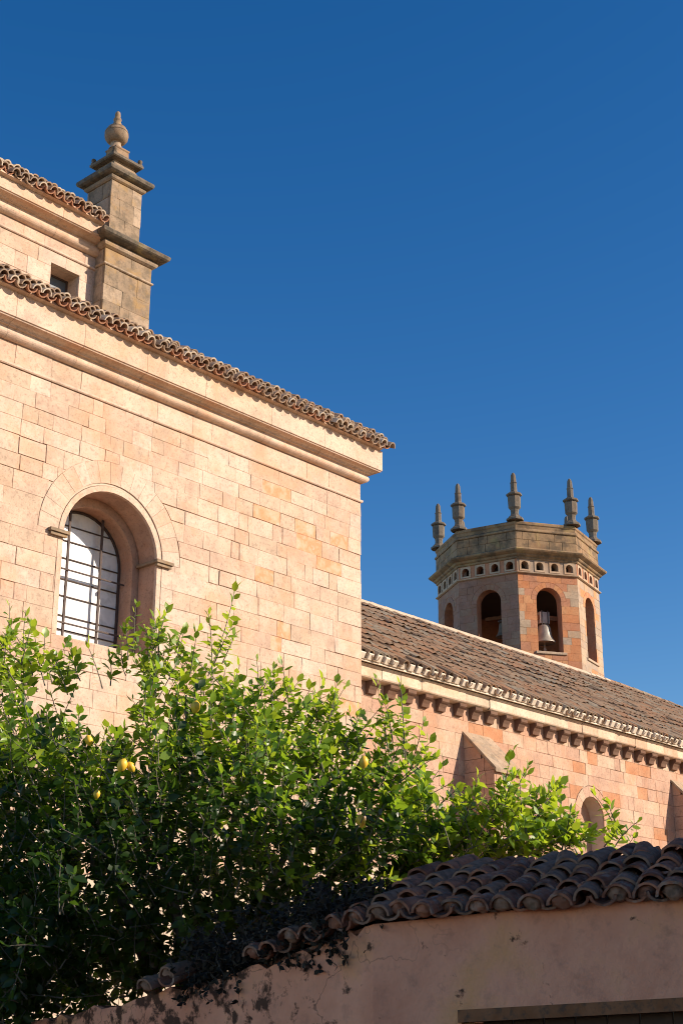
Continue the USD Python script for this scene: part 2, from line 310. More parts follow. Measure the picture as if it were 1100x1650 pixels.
# plaster of the courtyard wall: pinkish ochre, blotched, with black damp stains towards its broken left end
PLASTER = usdkit.material(stage, '/World/Looks/stained_plaster', {
    'g': ('geometry', {}), 'n': ('noise_texture', {'scale': 1.6, 'detail': 6.0, 'roughness': .6}), 'r': ('rgb_ramp', {'ramp': [(.32, (.64, .245, .14)), (.5, (.76, .315, .185)), (.68, (.72, .315, .13))]}),
    'n2': ('noise_texture', {'scale': 6.0, 'detail': 8.0, 'roughness': .66, 'distortion': .25}), 'x': ('separate_xyz', {}),
    'mx': ('map_range', {'clamp': True, 'from_min': .45, 'from_max': -.8, 'to_min': -.12, 'to_max': .035}), 'add': ('math', {'math_type': 'add'}),
    'mr': ('map_range', {'clamp': True, 'from_min': .51, 'from_max': .58, 'to_min': 0., 'to_max': .9}), 'mm': ('mix_color', {'b': (.035, .022, .016)}),
    'nc': ('noise_texture', {'scale': 1.3, 'detail': 5.0, 'roughness': .55}), 'c1': ('math', {'math_type': 'subtract', 'value2': .5}), 'c2': ('math', {'math_type': 'absolute'}),
    'c3': ('map_range', {'clamp': True, 'from_min': .0015, 'from_max': .006, 'to_min': .5, 'to_max': 0.}), 'cm': ('map_range', {'clamp': True, 'from_min': .9, 'from_max': -.1, 'to_min': .0, 'to_max': 1.}), 'c4': ('math', {'math_type': 'multiply'}),
    'cx': ('mix_color', {'b': (.05, .03, .022)}), 'nd': ('noise_texture', {'scale': 7.0, 'detail': 7.0, 'roughness': .7}), 'dr': ('map_range', {'clamp': True, 'from_min': .52, 'from_max': .72, 'to_min': 0., 'to_max': .5}), 'dm': ('mix_color', {'b': (.33, .15, .10)}),
    'b': ('noise_texture', {'scale': 12.0, 'detail': 6.0, 'roughness': .6}), 'bm': ('bump', {'strength': .6, 'distance': .03}), 'p': ('principled_bsdf', {'roughness': .95, 'specular_ior_level': .04})},
    [('g.position', 'n.vector'), ('n.fac', 'r.fac'), ('g.position', 'n2.vector'), ('g.position', 'x.vector'), ('x.x', 'mx.value'), ('n2.fac', 'add.value1'), ('mx.result', 'add.value2'),
     ('add.value', 'mr.value'), ('mr.result', 'mm.fac'), ('g.position', 'nc.vector'), ('nc.fac', 'c1.value1'), ('c1.value', 'c2.value1'), ('c2.value', 'c3.value'), ('x.x', 'cm.value'), ('c3.result', 'c4.value1'), ('cm.result', 'c4.value2'),
     ('g.position', 'nd.vector'), ('nd.fac', 'dr.value'), ('dr.result', 'dm.fac'), ('r.color', 'dm.a'), ('dm.result', 'cx.a'), ('c4.value', 'cx.fac'), ('cx.result', 'mm.a'), ('mm.result', 'p.base_color'), ('g.position', 'b.vector'), ('b.fac', 'bm.height'), ('bm.normal', 'p.normal')], surface='p.BSDF')

# ------------------------------------------------------------------ the setting
gm = usdkit.mesh(stage, '/World/ground', (np.array([(-600, -600, 0), (600, -600, 0), (600, 600, 0), (-600, 600, 0)], float), np.array([(0, 1, 2), (0, 2, 3)])), EARTH)
data(gm.GetPrim(), label='dull earthen ground around the church and the wall', kind='structure')

# ------------------------------------------------------------------ masonry
def courses(z0, z1, h0, h1):
    zs = [z0]
    while zs[-1] < z1 - h0 * .6: zs.append(zs[-1] + R.uniform(h0, h1))
    k = (z1 - z0) / (zs[-1] - z0)
    return [z0 + (z - z0) * k for z in zs]
def lay_stones(x0, x1, zs, l0, l1, clip=None, keepout=None):
    """Rectangles (x0, x1, z0, z1, polygon or None) of a wall laid in courses; keepout is a polygon the stones are cut round."""
    out = []; last = set()
    for a, b in zip(zs[:-1], zs[1:]):
        x = x1
        while x > x0:
            w = R.uniform(l0, l1) if R.random() > .18 else R.uniform(l0 * .6, l0)
            n = max(x0, x - w)
            if n - x0 < l0 * .5: n = x0
            poly = None
            if keepout is not None:
                q = sbox(n, a, x, b)
                if q.intersects(keepout):
                    poly = q.difference(keepout)
                    if poly.area < .008: x = n; continue
            out.append((n, x, a, b, poly)); x = n
    return out
def put_stones(parent, stones, M, mats, odd=None, oddp=0.0, front=0.0, depth=0.06, gap=0.0022, limit=10**9, stuff_name='stone', key=None, oddset=(), gapf=None):
    """Each stone a Mesh; those past the limit joined as stuff."""
    if key: stones = sorted(stones, key=key)
    rest = []
    for i, (x0, x1, z0, z1, poly) in enumerate(stones):
        g = gap * R.choice((.4, .5, .6, .8, 1, 1, 2.4)); f = front + R.uniform(-.003, .004)
        if gapf is not None: g *= gapf(x0, z0)
        if poly is not None:
            q = poly.buffer(-g, join_style=2)
            if q.is_empty: continue
            m = slab(q, f, depth)
            if m is None: continue
        else: m = bx(x0 + g, x1 - g, f, depth, z0 + g * R.choice((.5, 1, 1.5)), z1 - g, ch=R.uniform(.002, .007), jit=.0035)
        m = tf(m, M)
        mt = odd if (odd is not None and (R.random() < oddp or any(x0 < a < x1 and z0 < b < z1 for a, b in oddset))) else R.choice(mats)
        if i < limit: part(parent, 'stone', m, mt)
        else: rest.append(m)
    if rest: part(parent, stuff_name, rest, mats[0], kind='stuff')
I4 = np.eye(4)
def arc_pts(a0, a1, r, n): return [(r * math.cos(a), r * math.sin(a)) for a in np.linspace(a0, a1, n + 1)]

# ------------------------------------------------------------------ the chapel: the big block at the left
chapel = thing('church_chapel', 'tall pale sandstone church block with an arched window and tiled eave, left of the nave', 'church', (-6.5, 4.5, 0), 'church')
WC, WS, WR = -6.5, 9.35, 1.03
hole = arch_poly(WC, WR + .108, 7.62, WS)
front = sbox(-15, 0, 0, 12.43).difference(hole)
part(chapel, 'wall_core', [slab(front, .020, .52), bx(-.5, -.03, .53, 9, 0, 12.4), bx(-15, -14.5, .53, 9, 0, 12.4), bx(-14.49, -.51, 8.5, 9, 0, 12.4)], MORTAR)
ringout = arch_poly(WC, 1.55, 9.40, 9.41).union(hole.buffer(.0)) if False else None
keep = hole.union(Polygon([(WC + 1.56 * math.cos(a), WS + .03 + 1.54 * math.sin(a)) for a in np.linspace(0, math.pi, 40)]))
zs = courses(3.9, 11.985, .27, .34)
st = lay_stones(-10.4, 0.0, zs, .36, .84, keepout=keep)
odd_at = [(-2.35, 11.55), (-.85, 11.0), (-1.55, 10.75), (-2.55, 9.75), (-2.6, 8.4), (-9.0, 9.4), (-9.3, 9.5), (-.6, 11.05), (-1.6, 11.0)]
put_stones(chapel, st, I4, SAND, odd=ORANGE, oddp=.012, limit=280, key=lambda s: -s[2], oddset=odd_at, gapf=lambda x, z: .7 if z > 10.9 else R.choice((.7, 1.0, 1.8, 3.2)))
fz = lay_stones(-10.4, 0.0, [12.058, 12.425], .6, 1.1)
put_stones(chapel, fz, I4, SAND)
for a, b in zip(np.linspace(0, math.pi, 18)[:-1], np.linspace(0, math.pi, 18)[1:]):        # the arch ring
    e = .0022
    q = Polygon([(WC + r * math.cos(t), WS + .03 + r * math.sin(t)) for r, t in [(1.146, a + e), (1.549, a + e * .8)] + [(1.545, t_) for t_ in np.linspace(a + e * .8, b - e * .8, 4)[1:]] + [(1.150, t_) for t_ in np.linspace(b - e, a + e, 4)[:-1]]])
    part(chapel, 'voussoir', slab(q, R.uniform(-.002, .003), .06), R.choice(SAND[:2] + SAND[4:]))
rim = arch_poly(WC, 1.128, 7.64, WS).difference(arch_poly(WC, WR, 7.5, WS))
part(chapel, 'arch_rim', slab(rim, .006, .07), CORN[1])
part(chapel, 'outer_reveal', slab(arch_poly(WC, 1.137, 7.64, WS).difference(arch_poly(WC, WR + .006, 7.5, WS)), .075, .50), NAVE[1])  # darker stone than the wall, so the jamb shade is partly in the colour
part(chapel, 'inner_order', slab(arch_poly(WC, 1.137, 7.64, WS).difference(arch_poly(WC, .895, 7.5, WS - .02)), .515, .60), NAVE[0])  # same darker stone, deepening the shade of the recess by colour
part(chapel, 'inner_reveal', slab(arch_poly(WC, 1.137, 7.64, WS).difference(arch_poly(WC, .905, 7.5, WS - .02)), .60, .90), NAVE[1])  # darker stone again stands in for shade inside the arch
part(chapel, 'window_sill', bx(WC - 1.135, WC + 1.135, .01, .90, 7.50, 7.64, ch=.01), SAND[0])
for sgn in (-1, 1):
    q = sbox(*sorted((WC + sgn * .975, WC + sgn * 1.36)), -1, 1)
    x0, x1 = sorted((WC + sgn * .96, WC + sgn * 1.35)); y0, y1 = sorted((WC + sgn * .96, WC + sgn * 1.02))
    pl = Polygon([(x0, -.085), (x1, -.085), (x1, .02), (x0, .02)]).union(sbox(y0, .0, y1, .5))
    pl2 = pl.buffer(-.03)
    part(chapel, 'impost', [plan(pl, 9.345, 9.40), plan(pl2, 9.29, 9.344)], PIER[0])
win = group_part(chapel, 'window')
part(win, 'pane', slab(arch_poly(WC, .90, 7.641, WS - .02), .88, .90), GLASS)
part(win, 'window_frame', slab(arch_poly(WC, .893, 7.642, WS - .02).difference(arch_poly(WC, .855, 7.70, WS - .02)), .845, .879), IRON)
for dx in (-.36, .36):
    part(win, 'upright_bar', bx(WC + dx - .02, WC + dx + .02, .735, .765, 7.65, WS + .80), IRON)
for z in (8.10, 9.05):
    part(win, 'cross_bar', bx(WC - .89, WC + .89, .712, .735, z - .013, z + .013), IRON)
for z in (7.78, 8.02, 8.27, 8.62, 8.92, 9.30, 9.62, 9.90):
    gw = math.sqrt(.86 ** 2 - max(0, z - WS + .02) ** 2)
    part(win, 'glazing_bar', bx(WC - gw, WC + gw, .855, .878, z - .009, z + .009), IRON)

def torus(o0, o1, z0, z1, n=7):
    return [(o0 + (o1 - o0) * math.sin(t) ** .8, z0 + (z1 - z0) * (1 - math.cos(t)) / 2) for t in np.linspace(0, math.pi * .62, n)]
def cornice(parent, x0, x1, y, zt, zl, zs_, zf, ztop, mats, ret=8.0, L=(1.3, 1.9), ofas=.33, otor=.13, right=True):
    """String moulding and cornice of square blocks along the wall y = const; the last block turns the corner."""
    xs = [x1]
    while xs[-1] > x0: xs.append(max(x0, xs[-1] - R.uniform(*L)))
    prof = [(-.02, zt)] + [(.02, zt)] + [(otor * math.sin(t), zt + (zl - zt) * (1 - math.cos(t)) / 2) for t in np.linspace(.5, math.pi * .72, 7)] + [(otor * .72, zl), (otor + .02, zl + .012)]
    for t in np.linspace(.15, 1, 5): prof.append((otor + .02 + (ofas - otor - .05) * (1 - math.cos(t * math.pi / 2)), zl + .012 + (zs_ - zl - .02) * math.sin(t * math.pi / 2)))
    prof += [(ofas - .02, zf), (ofas, zf + .006), (ofas, ztop), (-.02, ztop)]
    for a, b in zip(xs[1:], xs[:-1]):
        g = .003
        p = [(a + g, y), (b - g, y)]
        if b == x1 and right: p = [(a + g, y), (b, y), (b, y + ret)]
        part(parent, 'cornice_block', sweep(p, prof), R.choice(mats))
cornice(chapel, -11.5, 0.0, 0.0, 12.43, 12.62, 12.70, 12.715, 13.165, CORN)
part(chapel, 'string_course', sweep([(-11.5, 0), (0, 0), (0, 8)], [(-.02, 11.992), (.022, 11.992), (.035, 12.01), (.035, 12.045), (-.02, 12.056)]), CORN[1])

def slope_frame(x, y, z, ang):
    c, s = math.cos(ang), math.sin(ang)
    return frame((x, y, z), (1, 0, 0), (0, c, s), (0, -s, c))
def rot_jit(M, r=.035):
    a = R.gauss(0, r); c, s = math.cos(a), math.sin(a)
    return M @ np.array([[c, -s, 0, 0], [s, c, 0, 0], [0, 0, 1, 0], [0, 0, 0, 1.0]])
def eave(parent, x0, x1, yf, z, pitch, ang, rows=3, expo=.20, lift=.075, covers=TILE, chans=TILES_CH, plug=None, w=None):
    """A tiled eave: troughs, arches over the joints, in rows up the slope. yf: the front edge."""
    w = w or pitch * .47; L = .46
    n = int(round((x1 - x0) / pitch))
    for r in range(rows):
        for k in range(n + 1):
            x = x0 + (x1 - x0) * k / n
            M = slope_frame(x, yf, z, ang)
            if k < n:
                m = barrel(w * R.uniform(.97, 1.05), w * .84, L, th=.02, up=False, h=.5)
                part(parent, 'channel_tile', tf(m, rot_jit(M @ frame((pitch / 2 + R.gauss(0, .009), r * expo + R.gauss(0, .022), r * lift + R.gauss(0, .006)), *np.eye(3)))), R.choice(chans))
            m = barrel(w * .94, w * .82, L, th=.02, h=.62)
            part(parent, 'cover_tile', tf(m, rot_jit(M @ frame((R.gauss(0, .010), .02 + r * expo + R.gauss(0, .028), w * .80 + r * lift + R.gauss(0, .008)), *np.eye(3)))), R.choice(covers))
            if r == 0 and plug is not None and k < n + 1:
                part(parent, 'mortar_plug', tf(bx(-w * R.uniform(.62, .78), w * R.uniform(.62, .78), -.012 + R.uniform(-.01, .01), .3, 0, w * R.uniform(1.15, 1.4), ch=.012), M), plug)
part(chapel, 'eave_bed', sweep([(-11.5, 0), (.25, 0)], [(.25, 13.166), (.338, 13.166), (.42, 13.185), (.40, 13.24), (.25, 13.28)]), CORN[0])
chroof = part(chapel, 'roof', [sweep([(-12, 0), (.0, 0)], [(.28, 13.17), (.28, 13.21), (-4.5, 13.21 + 4.78 * math.tan(math.radians(20))), (-4.5, 13.17)]),
                               sweep([(-12, 9), (0, 9)], [(-.1, 13.17), (-.1, 13.21), (4.5, 13.21 + 4.78 * math.tan(math.radians(20))), (4.5, 13.17)])], DECK)
eave(chroof, -10.3, .40, -.485, 13.168, .214, math.radians(24), rows=3)
# the verge at the right end: one line of arches up the slope over a bedding strip
for k in range(15):
    M = slope_frame(.40, -.44 + k * .29, 13.26 + k * .29 * math.tan(math.radians(20)), math.radians(20))
    if k > 2: part(chroof, 'verge_tile', tf(barrel(.095, .082, .46, th=.017), M), R.choice(TILE))
rest = []
for k in range(50):
    for r in range(3, 16):
        M = slope_frame(-10.3 + k * .214, -.485, 13.168, math.radians(20))
        rest.append(tf(simple_barrel(.09, .075, .46), M @ frame((0, .02 + r * .30, .058 + .09), *np.eye(3))))
part(chroof, 'upper_tiles', rest, TILE[0], kind='stuff')

# ------------------------------------------------------------------ the raised storey behind it
upper = thing('church_clerestory', 'raised upper storey of pale sandstone with a small square window behind the chapel roof', 'church', (-10, 5.2, 11.5), 'church')
UY = 1.2
wh = sbox(-7.36, 14.30, -6.70, 15.05)
part(upper, 'wall_core', [slab(sbox(-15, 12.0, -5.3, 15.8).difference(wh), UY + .03, UY + .45), bx(-5.75, -5.31, UY + .46, 8.8, 12, 15.8)], MORTAR)
st = lay_stones(-9.9, -5.9, courses(13.3, 15.295, .27, .34), .42, .95, keepout=wh)
put_stones(upper, st, frame((0, UY, 0), *np.eye(3)), SAND)
put_stones(upper, lay_stones(-9.9, -5.9, [15.355, 15.57], .6, 1.1), frame((0, UY, 0), *np.eye(3)), SAND)
part(upper, 'string_course', sweep([(-10.4, UY), (-5.9, UY)], [(-.02, 15.297), (.022, 15.297), (.035, 15.312), (.035, 15.342), (-.02, 15.352)]), CORN[1])
cornice(upper, -10.6, -5.5, UY, 15.575, 15.79, 15.855, 15.865, 16.09, CORN, right=False)
part(upper, 'window_reveal', slab(wh.buffer(.02, join_style=2).difference(sbox(-7.345, 14.31, -6.715, 15.035)), UY + .055, UY + .42), SAND[3])
w2 = group_part(upper, 'window')
part(w2, 'pane', bx(-7.36, -6.70, UY + .36, UY + .38, 14.3, 15.05), GLASS2)
part(w2, 'window_frame', slab(sbox(-7.345, 14.31, -6.715, 15.035).difference(sbox(-7.31, 14.34, -6.75, 15.0)), UY + .33, UY + .358), IRON)
part(upper, 'eave_bed', sweep([(-10.6, UY), (-6.5, UY)], [(.25, 16.093), (.338, 16.093), (.42, 16.112), (.40, 16.17), (.25, 16.21)]), CORN[0])
uproof = part(upper, 'roof', [sweep([(-12, UY), (-6.45, UY)], [(.28, 16.093), (.28, 16.13), (-4, 16.13 + 4.28 * math.tan(math.radians(20))), (-4, 16.093)])], DECK)
eave(uproof, -9.9, -6.48, UY - .46, 16.095, .214, math.radians(24), rows=3)

# ------------------------------------------------------------------ the pier with its finial
SC, TC = -5.78, 1.475            # axis in church x, y
pier = thing('stone_pier', 'square weathered stone pier with two moulded tiers and a ball finial above the chapel', 'pier', (SC, TC, 12.5), 'church')
hw = .575
part(pier, 'pier_core', [bx(SC - hw + .03, SC + hw - .03, TC - hw + .03, TC + hw - .03, 12.5, 15.7), bx(SC - .36, SC + .36, TC - .36, TC + .36, 15.9, 17.4)], MORTAR)
def four_sides(c, h, zs, l0, l1, mats, odd=None, oddp=0):
    for k, (ex, ey) in enumerate((((1, 0, 0), (0, 1, 0)), ((0, 1, 0), (-1, 0, 0)), ((-1, 0, 0), (0, -1, 0)), ((0, -1, 0), (1, 0, 0)))):
        ex, ey = np.array(ex, float), np.array(ey, float)
        o = np.array([c[0], c[1], 0]) - ex * h - ey * h
        e = .0 if k % 2 == 0 else .062
        put_stones(pier, lay_stones(e, 2 * h - e, zs, l0, l1), frame(o, ex, ey, (0, 0, 1)), mats, odd, oddp)
four_sides((SC, TC), hw, courses(12.9, 15.335, .34, .46), .32, .62, PIER)
four_sides((SC, TC), hw, [15.395, 15.70], .4, .6, PIER)
part(pier, 'string_course', squarelathe([(hw - .05, 15.337), (hw + .02, 15.337), (hw + .035, 15.35), (hw + .035, 15.38), (hw - .05, 15.393)], (SC, TC)), PIER[1])
part(pier, 'lower_moulding', squarelathe([(hw - .02, 15.70), (hw + .02, 15.705), (hw + .07, 15.735), (hw + .09, 15.78), (hw + .08, 15.82), (hw + .04, 15.835)], (SC, TC)), PIER[1])
part(pier, 'lower_slab', squarelathe([(hw + .06, 15.836), (hw + .15, 15.85), (hw + .22, 15.875), (hw + .25, 15.90), (hw + .265, 15.96), (hw + .25, 15.985), (hw + .05, 16.05), (.47, 16.12), (.42, 16.20)], (SC, TC)), DARKST)
four_sides((SC, TC), .385, courses(16.2, 17.40, .36, .44), .25, .45, PIER, ORANGE, .0)
part(pier, 'upper_moulding', squarelathe([(.37, 17.40), (.40, 17.405), (.43, 17.43), (.445, 17.47), (.43, 17.50), (.42, 17.505)], (SC, TC)), PIER[0])
part(pier, 'upper_slab', squarelathe([(.41, 17.507), (.50, 17.525), (.545, 17.55), (.56, 17.60), (.55, 17.645), (.44, 17.68), (.36, 17.70)], (SC, TC)), DARKST)
part(pier, 'pedestal', squarelathe([(.33, 17.70), (.345, 17.74), (.34, 17.80), (.29, 17.87), (.25, 17.95), (.26, 17.975)], (SC, TC)), PIER[0])
part(pier, 'top_slab', squarelathe([(.26, 17.976), (.36, 17.99), (.385, 18.01), (.385, 18.06), (.36, 18.085), (.24, 18.10)], (SC, TC)), DARKST)
for dx in (-1, 1):
    for dy in (-1, 1):
        part(pier, 'corner_knob', lathe([(.05, 18.065), (.055, 18.10), (.03, 18.12), (.05, 18.15), (.045, 18.19), (.01, 18.215)], 8, (SC + dx * .33, TC + dy * .33)), DARKST, smooth=40)
part(pier, 'finial_foot', squarelathe([(.23, 18.10), (.23, 18.15), (.19, 18.19), (.165, 18.25), (.16, 18.36), (.175, 18.38), (.175, 18.41)], (SC, TC)), PIER[0])
AX = (SC - .05, TC)
part(pier, 'finial_neck', lathe([(.15, 18.41), (.13, 18.45), (.105, 18.52), (.10, 18.56), (.12, 18.58)], 14, AX), PIER[1], smooth=40)
part(pier, 'finial_ball', lathe([(.12, 18.575), (.19, 18.61), (.235, 18.68), (.245, 18.76), (.235, 18.80), (.245, 18.81), (.22, 18.87), (.18, 18.905), (.185, 18.93), (.15, 18.95), (.12, 18.96)], 18, AX), PIER[0], smooth=40)
part(pier, 'finial_spike', lathe([(.105, 18.96), (.09, 19.03), (.07, 19.10), (.085, 19.13), (.075, 19.17), (.055, 19.19), (.06, 19.25), (.05, 19.31), (.025, 19.34)], 12, AX), PIER[0], smooth=40)

# ------------------------------------------------------------------ the nave
NY, NX1 = .8, 27.0
nave = thing('church_nave', 'long pinkish stone nave with brown tiled roof, corbels and buttresses, right of the chapel', 'church', (13, 7, 0), 'church')
nz = arch_poly(9.57, .52, 4.6, 6.5, 14)
part(nave, 'wall_core', [slab(sbox(-.4, 0, NX1, 8.75).difference(nz), NY + .03, NY + .5), bx(NX1 - .5, NX1 - .01, NY + .51, 13, 0, 8.7), bx(0, NX1, 12.6, 13, 0, 8.7)], MORTAR)
zs = courses(4.7, 8.47, .27, .34)
ring = Polygon([(9.57 + .80 * math.cos(a), 6.5 + .80 * math.sin(a)) for a in np.linspace(0, math.pi, 24)])
B1, B2 = (4.38, 5.35), (13.62, 14.6)
st = lay_stones(0.0, 16.0, zs, .42, .9, keepout=nz.union(ring))
Mn = frame((0, NY, 0), *np.eye(3))
odd_n = [(5.1, 8.05), (5.6, 7.95), (10.9, 7.2), (12.1, 7.35), (11.9, 8.1), (4.6, 8.1), (11.3, 8.0)]
put_stones(nave, st, Mn, NAVE, odd=NAVE_OR, oddp=.05, gap=.003, limit=270, key=lambda s: s[0] - s[2] * .5, oddset=odd_n)
for a, b in zip(np.linspace(0, math.pi, 10)[:-1], np.linspace(0, math.pi, 10)[1:]):
    e = .006
    q = Polygon([(9.57 + r * math.cos(t), 6.5 + r * math.sin(t)) for r, t in ((.535, a + e), (.79, a + e), (.79, b - e), (.535, b - e))])
    part(nave, 'voussoir', slab(q, NY - .004, NY + .06), R.choice(NAVE))
part(nave, 'blind_arch', slab(arch_poly(9.57, .54, 4.55, 6.5, 14), NY + .40, NY + .48), NAVE[1])
EB = [stone('eave_stone_cream', (.54, .415, .30)), stone('eave_stone_rose', (.50, .355, .25)), stone('eave_stone_pale', (.58, .46, .345))]
xs = [-.3]
while xs[-1] < NX1: xs.append(xs[-1] + R.uniform(.55, 1.0))
for a, b in zip(xs[:-1], xs[1:]):
    dz = R.gauss(0, .006); do = R.gauss(0, .006)
    part(nave, 'eave_block', sweep([(a + .003, NY), (b - .003, NY)], [(-.02, 8.475), (.0, 8.475), (.17 + do, 8.485 + dz), (.215 + do, 8.505 + dz), (.23 + do, 8.53 + dz), (.23 + do, 8.72), (.25 + do, 8.74), (.26, 8.775), (-.02, 8.78)]), R.choice(EB))
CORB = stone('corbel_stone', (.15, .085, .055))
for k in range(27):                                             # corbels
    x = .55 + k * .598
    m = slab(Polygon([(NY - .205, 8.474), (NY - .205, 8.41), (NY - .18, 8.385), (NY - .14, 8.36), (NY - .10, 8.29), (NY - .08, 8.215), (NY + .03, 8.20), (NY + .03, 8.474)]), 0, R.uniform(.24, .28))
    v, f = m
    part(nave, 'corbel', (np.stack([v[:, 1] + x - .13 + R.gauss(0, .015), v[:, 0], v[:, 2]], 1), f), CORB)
SL = math.radians(31.5)
EZ = 8.782
def roofz(y): return EZ + .01 + (y - NY + .33) * math.tan(SL)
RY = NY + 6.0
nroof = part(nave, 'roof', [(np.array([(-.3, NY - .3, EZ), (NX1, NY - .3, EZ), (NX1, RY, roofz(RY) - .03), (-.3, RY, roofz(RY) - .03), (-.3, RY + 6, EZ), (NX1, RY + 6, EZ)]),
                             np.array([(0, 1, 2), (0, 2, 3), (3, 2, 5), (3, 5, 4), (0, 4, 5), (0, 5, 1)])), (np.array([(-.3, NY - .3, EZ), (-.3, RY, roofz(RY) - .03), (-.3, RY + 6, EZ), (NX1, NY - .3, EZ), (NX1, RY, roofz(RY) - .03), (NX1, RY + 6, EZ)]), np.array([(0, 1, 2), (3, 5, 4)]))], DECK)
part(nroof, 'eave_mortar', bx(-.2, NX1, NY - .345, NY - .1, EZ, EZ + .045), WHITEW)
PN = .268
eave(nroof, .2, .2 + PN * 52, NY - .365, EZ + .03, PN, SL, rows=1, covers=ROOFS, chans=(ROOF,), plug=WHITEW, w=.118)
rest = {id(m): [] for m in ROOFS}; near = 0
ncol, nrow = int((NX1 - .2) / PN), int(6.36 / math.cos(SL) / .29) - 1
for r in range(0, nrow):
    for k in range(ncol + 1):
        if r == 0 and k <= 52: continue
        sag = (float(meshkit.noise(np.array([k * .13, r * .22, 0]), 4)) - .6) * .13 * math.sin(r / nrow * math.pi) - (.25 * max(0, (k * PN - 18) / 9) ** 2 * r / nrow)
        M = slope_frame(.2 + k * PN, NY - .365, EZ + .03 + sag, SL)
        c = tf(barrel(.108, .09, .44, th=.018, seg=4) if r < 3 else simple_barrel(.108, .09, .44), rot_jit(M @ frame((R.gauss(0, .012), .02 + r * .29 + R.gauss(0, .025), .085 + .018 * (r % 2) + abs(R.gauss(0, .012))), *np.eye(3)), .035))
        g = tf(simple_barrel(.11, .09, .44, up=False, seg=3), M @ frame((PN / 2, r * .29, .01), *np.eye(3)))
        if 1 <= r <= 2 and k <= 50 and near < 100: part(nroof, 'cover_tile', c, R.choice(ROOFS)); near += 1
        else: rest[id(R.choice(ROOFS))].append(c)
        rest[id(R.choice(ROOFS))].append(g)
for m in (ROOF, ROOF_OR, ROOF_GR, ROOF_DK): part(nroof, 'upper_tiles', rest[id(m)], m, kind='stuff')
for k in range(88):
    x = -.1 + k * .305
    sag = -.25 * max(0, (x - 18) / 9) ** 2
    v, f = barrel(.12 * R.uniform(.95, 1.05), .105, .40, th=.018, seg=6)
    v = np.stack([v[:, 1] + x, -v[:, 0] + RY, v[:, 2] + roofz(RY) + .15 + sag + R.gauss(0, .008)], 1)
    part(nroof, 'ridge_tile', (v, f), MORTAR if x < 20.5 else R.choice(ROOFS))
part(nroof, 'ridge_mortar', bx(-.1, 19, RY - .20, RY + .20, roofz(RY) - .08, roofz(RY) + .19), MORTAR)
# buttresses with a sloping stone cap
def buttress(x0, x1, zt, out, drop, name='buttress'):
    b = group_part(nave, name)
    part(b, 'buttress_core', (lambda m: (np.stack([m[0][:, 1], m[0][:, 0], m[0][:, 2]], 1), m[1][:, ::-1]))(slab(Polygon([(NY + .02, 0), (NY - out + .05, 0), (NY - out + .05, zt - drop - .06), (NY + .02, zt - .08)]), x0 + .05, x1 - .05)), MORTAR)
    zc = courses(4.4, zt - .05, .26, .34)
    for side, (ox, ex, ey) in enumerate(((x0, (0, -1, 0), (1, 0, 0)), (x1, (0, 1, 0), (-1, 0, 0)))):
        lim = Polygon([(0, 0), (out, 0), (out, zt - drop - .03), (0, zt - .03)])
        if side == 1: lim = Polygon([(0, 0), (out, 0), (out, zt - .03), (0, zt - drop - .03)])
        o = np.array([ox, NY if side == 0 else NY - out, 0])
        for (a, c, d, e, _) in lay_stones(0, out, zc, .3, .6):
            q = sbox(a, d, c, e).intersection(lim)
            if q.area < .01: continue
            q = q.buffer(-.005, join_style=2)
            m = slab(q, R.uniform(-.003, .004), .055)
            if m is not None: part(b, 'stone', tf(m, frame(o, ex, ey, (0, 0, 1))), R.choice(NAVE))
    for (a, c, d, e, _) in lay_stones(x0 + .056, x1 - .056, courses(4.4, zt - drop - .05, .26, .34), .3, .6):
        part(b, 'stone', bx(a + .005, c - .005, NY - out, NY - out + .056, d + .004, e - .004, ch=.006), R.choice(NAVE))
    v, f = slab(Polygon([(NY, zt + .05), (NY - out - .07, zt - drop - .07 * drop / out - .0), (NY - out - .07, zt - drop - .07 * drop / out - .09), (NY, zt - .03)]), x0 - .03, x1 + .05)
    part(b, 'sloping_cap', (np.stack([v[:, 1], v[:, 0], v[:, 2]], 1), f[:, ::-1]), PIER[1])
buttress(B1[0], B1[1], 7.86, .82, .80)
buttress(B2[0], B2[1], 7.9, .82, .80)

# ------------------------------------------------------------------ the bell tower
TCx, TCy, TR = 7.05, 54.55, 3.2
tower = thing('bell_tower', 'octagonal red stone bell tower with arched openings and pinnacled parapet beyond the nave roof', 'tower', (TCx, TCy, 0))
A0 = math.radians(187.0)
def vert(k, r=TR):
    a = A0 - k * math.pi / 4
    return np.array([TCx + r * math.sin(a), TCy + r * math.cos(a), 0.0])
octo = lambda r: [vert(k, r)[:2] for k in range(8)]
side = 2 * TR * math.sin(math.pi / 8); apo = TR * math.cos(math.pi / 8)
FACE = []
for k in range(8):
    a, b = vert(k), vert(k + 1)                          # anticlockwise seen from above: left to right seen from outside
    ex = (b - a) / np.linalg.norm(b - a); ey = np.array([-ex[1], ex[0], 0])
    FACE.append(frame(a, ex, ey, (0, 0, 1)))
OC, OW, OB, OT = side / 2, .50, 14.85, 16.85
op = arch_poly(OC, OW, OB, OT, 14)
core = []
for k in range(8):
    e = .012 if k % 2 == 0 else .25
    pn = sbox(0.012, 0, side - .012, 17.86)
    if k in (7, 0, 6, 1, 2): pn = pn.difference(op)
    core.append(tf(slab(pn, .012, .40), FACE[k]))
part(tower, 'wall_core', core, TOW_OR[1])
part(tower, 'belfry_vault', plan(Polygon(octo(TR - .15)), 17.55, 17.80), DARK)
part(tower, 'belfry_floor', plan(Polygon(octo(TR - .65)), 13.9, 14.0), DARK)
ringk = Polygon([(OC + .72 * math.cos(a), OT + .72 * math.sin(a)) for a in np.linspace(0, math.pi, 20)])
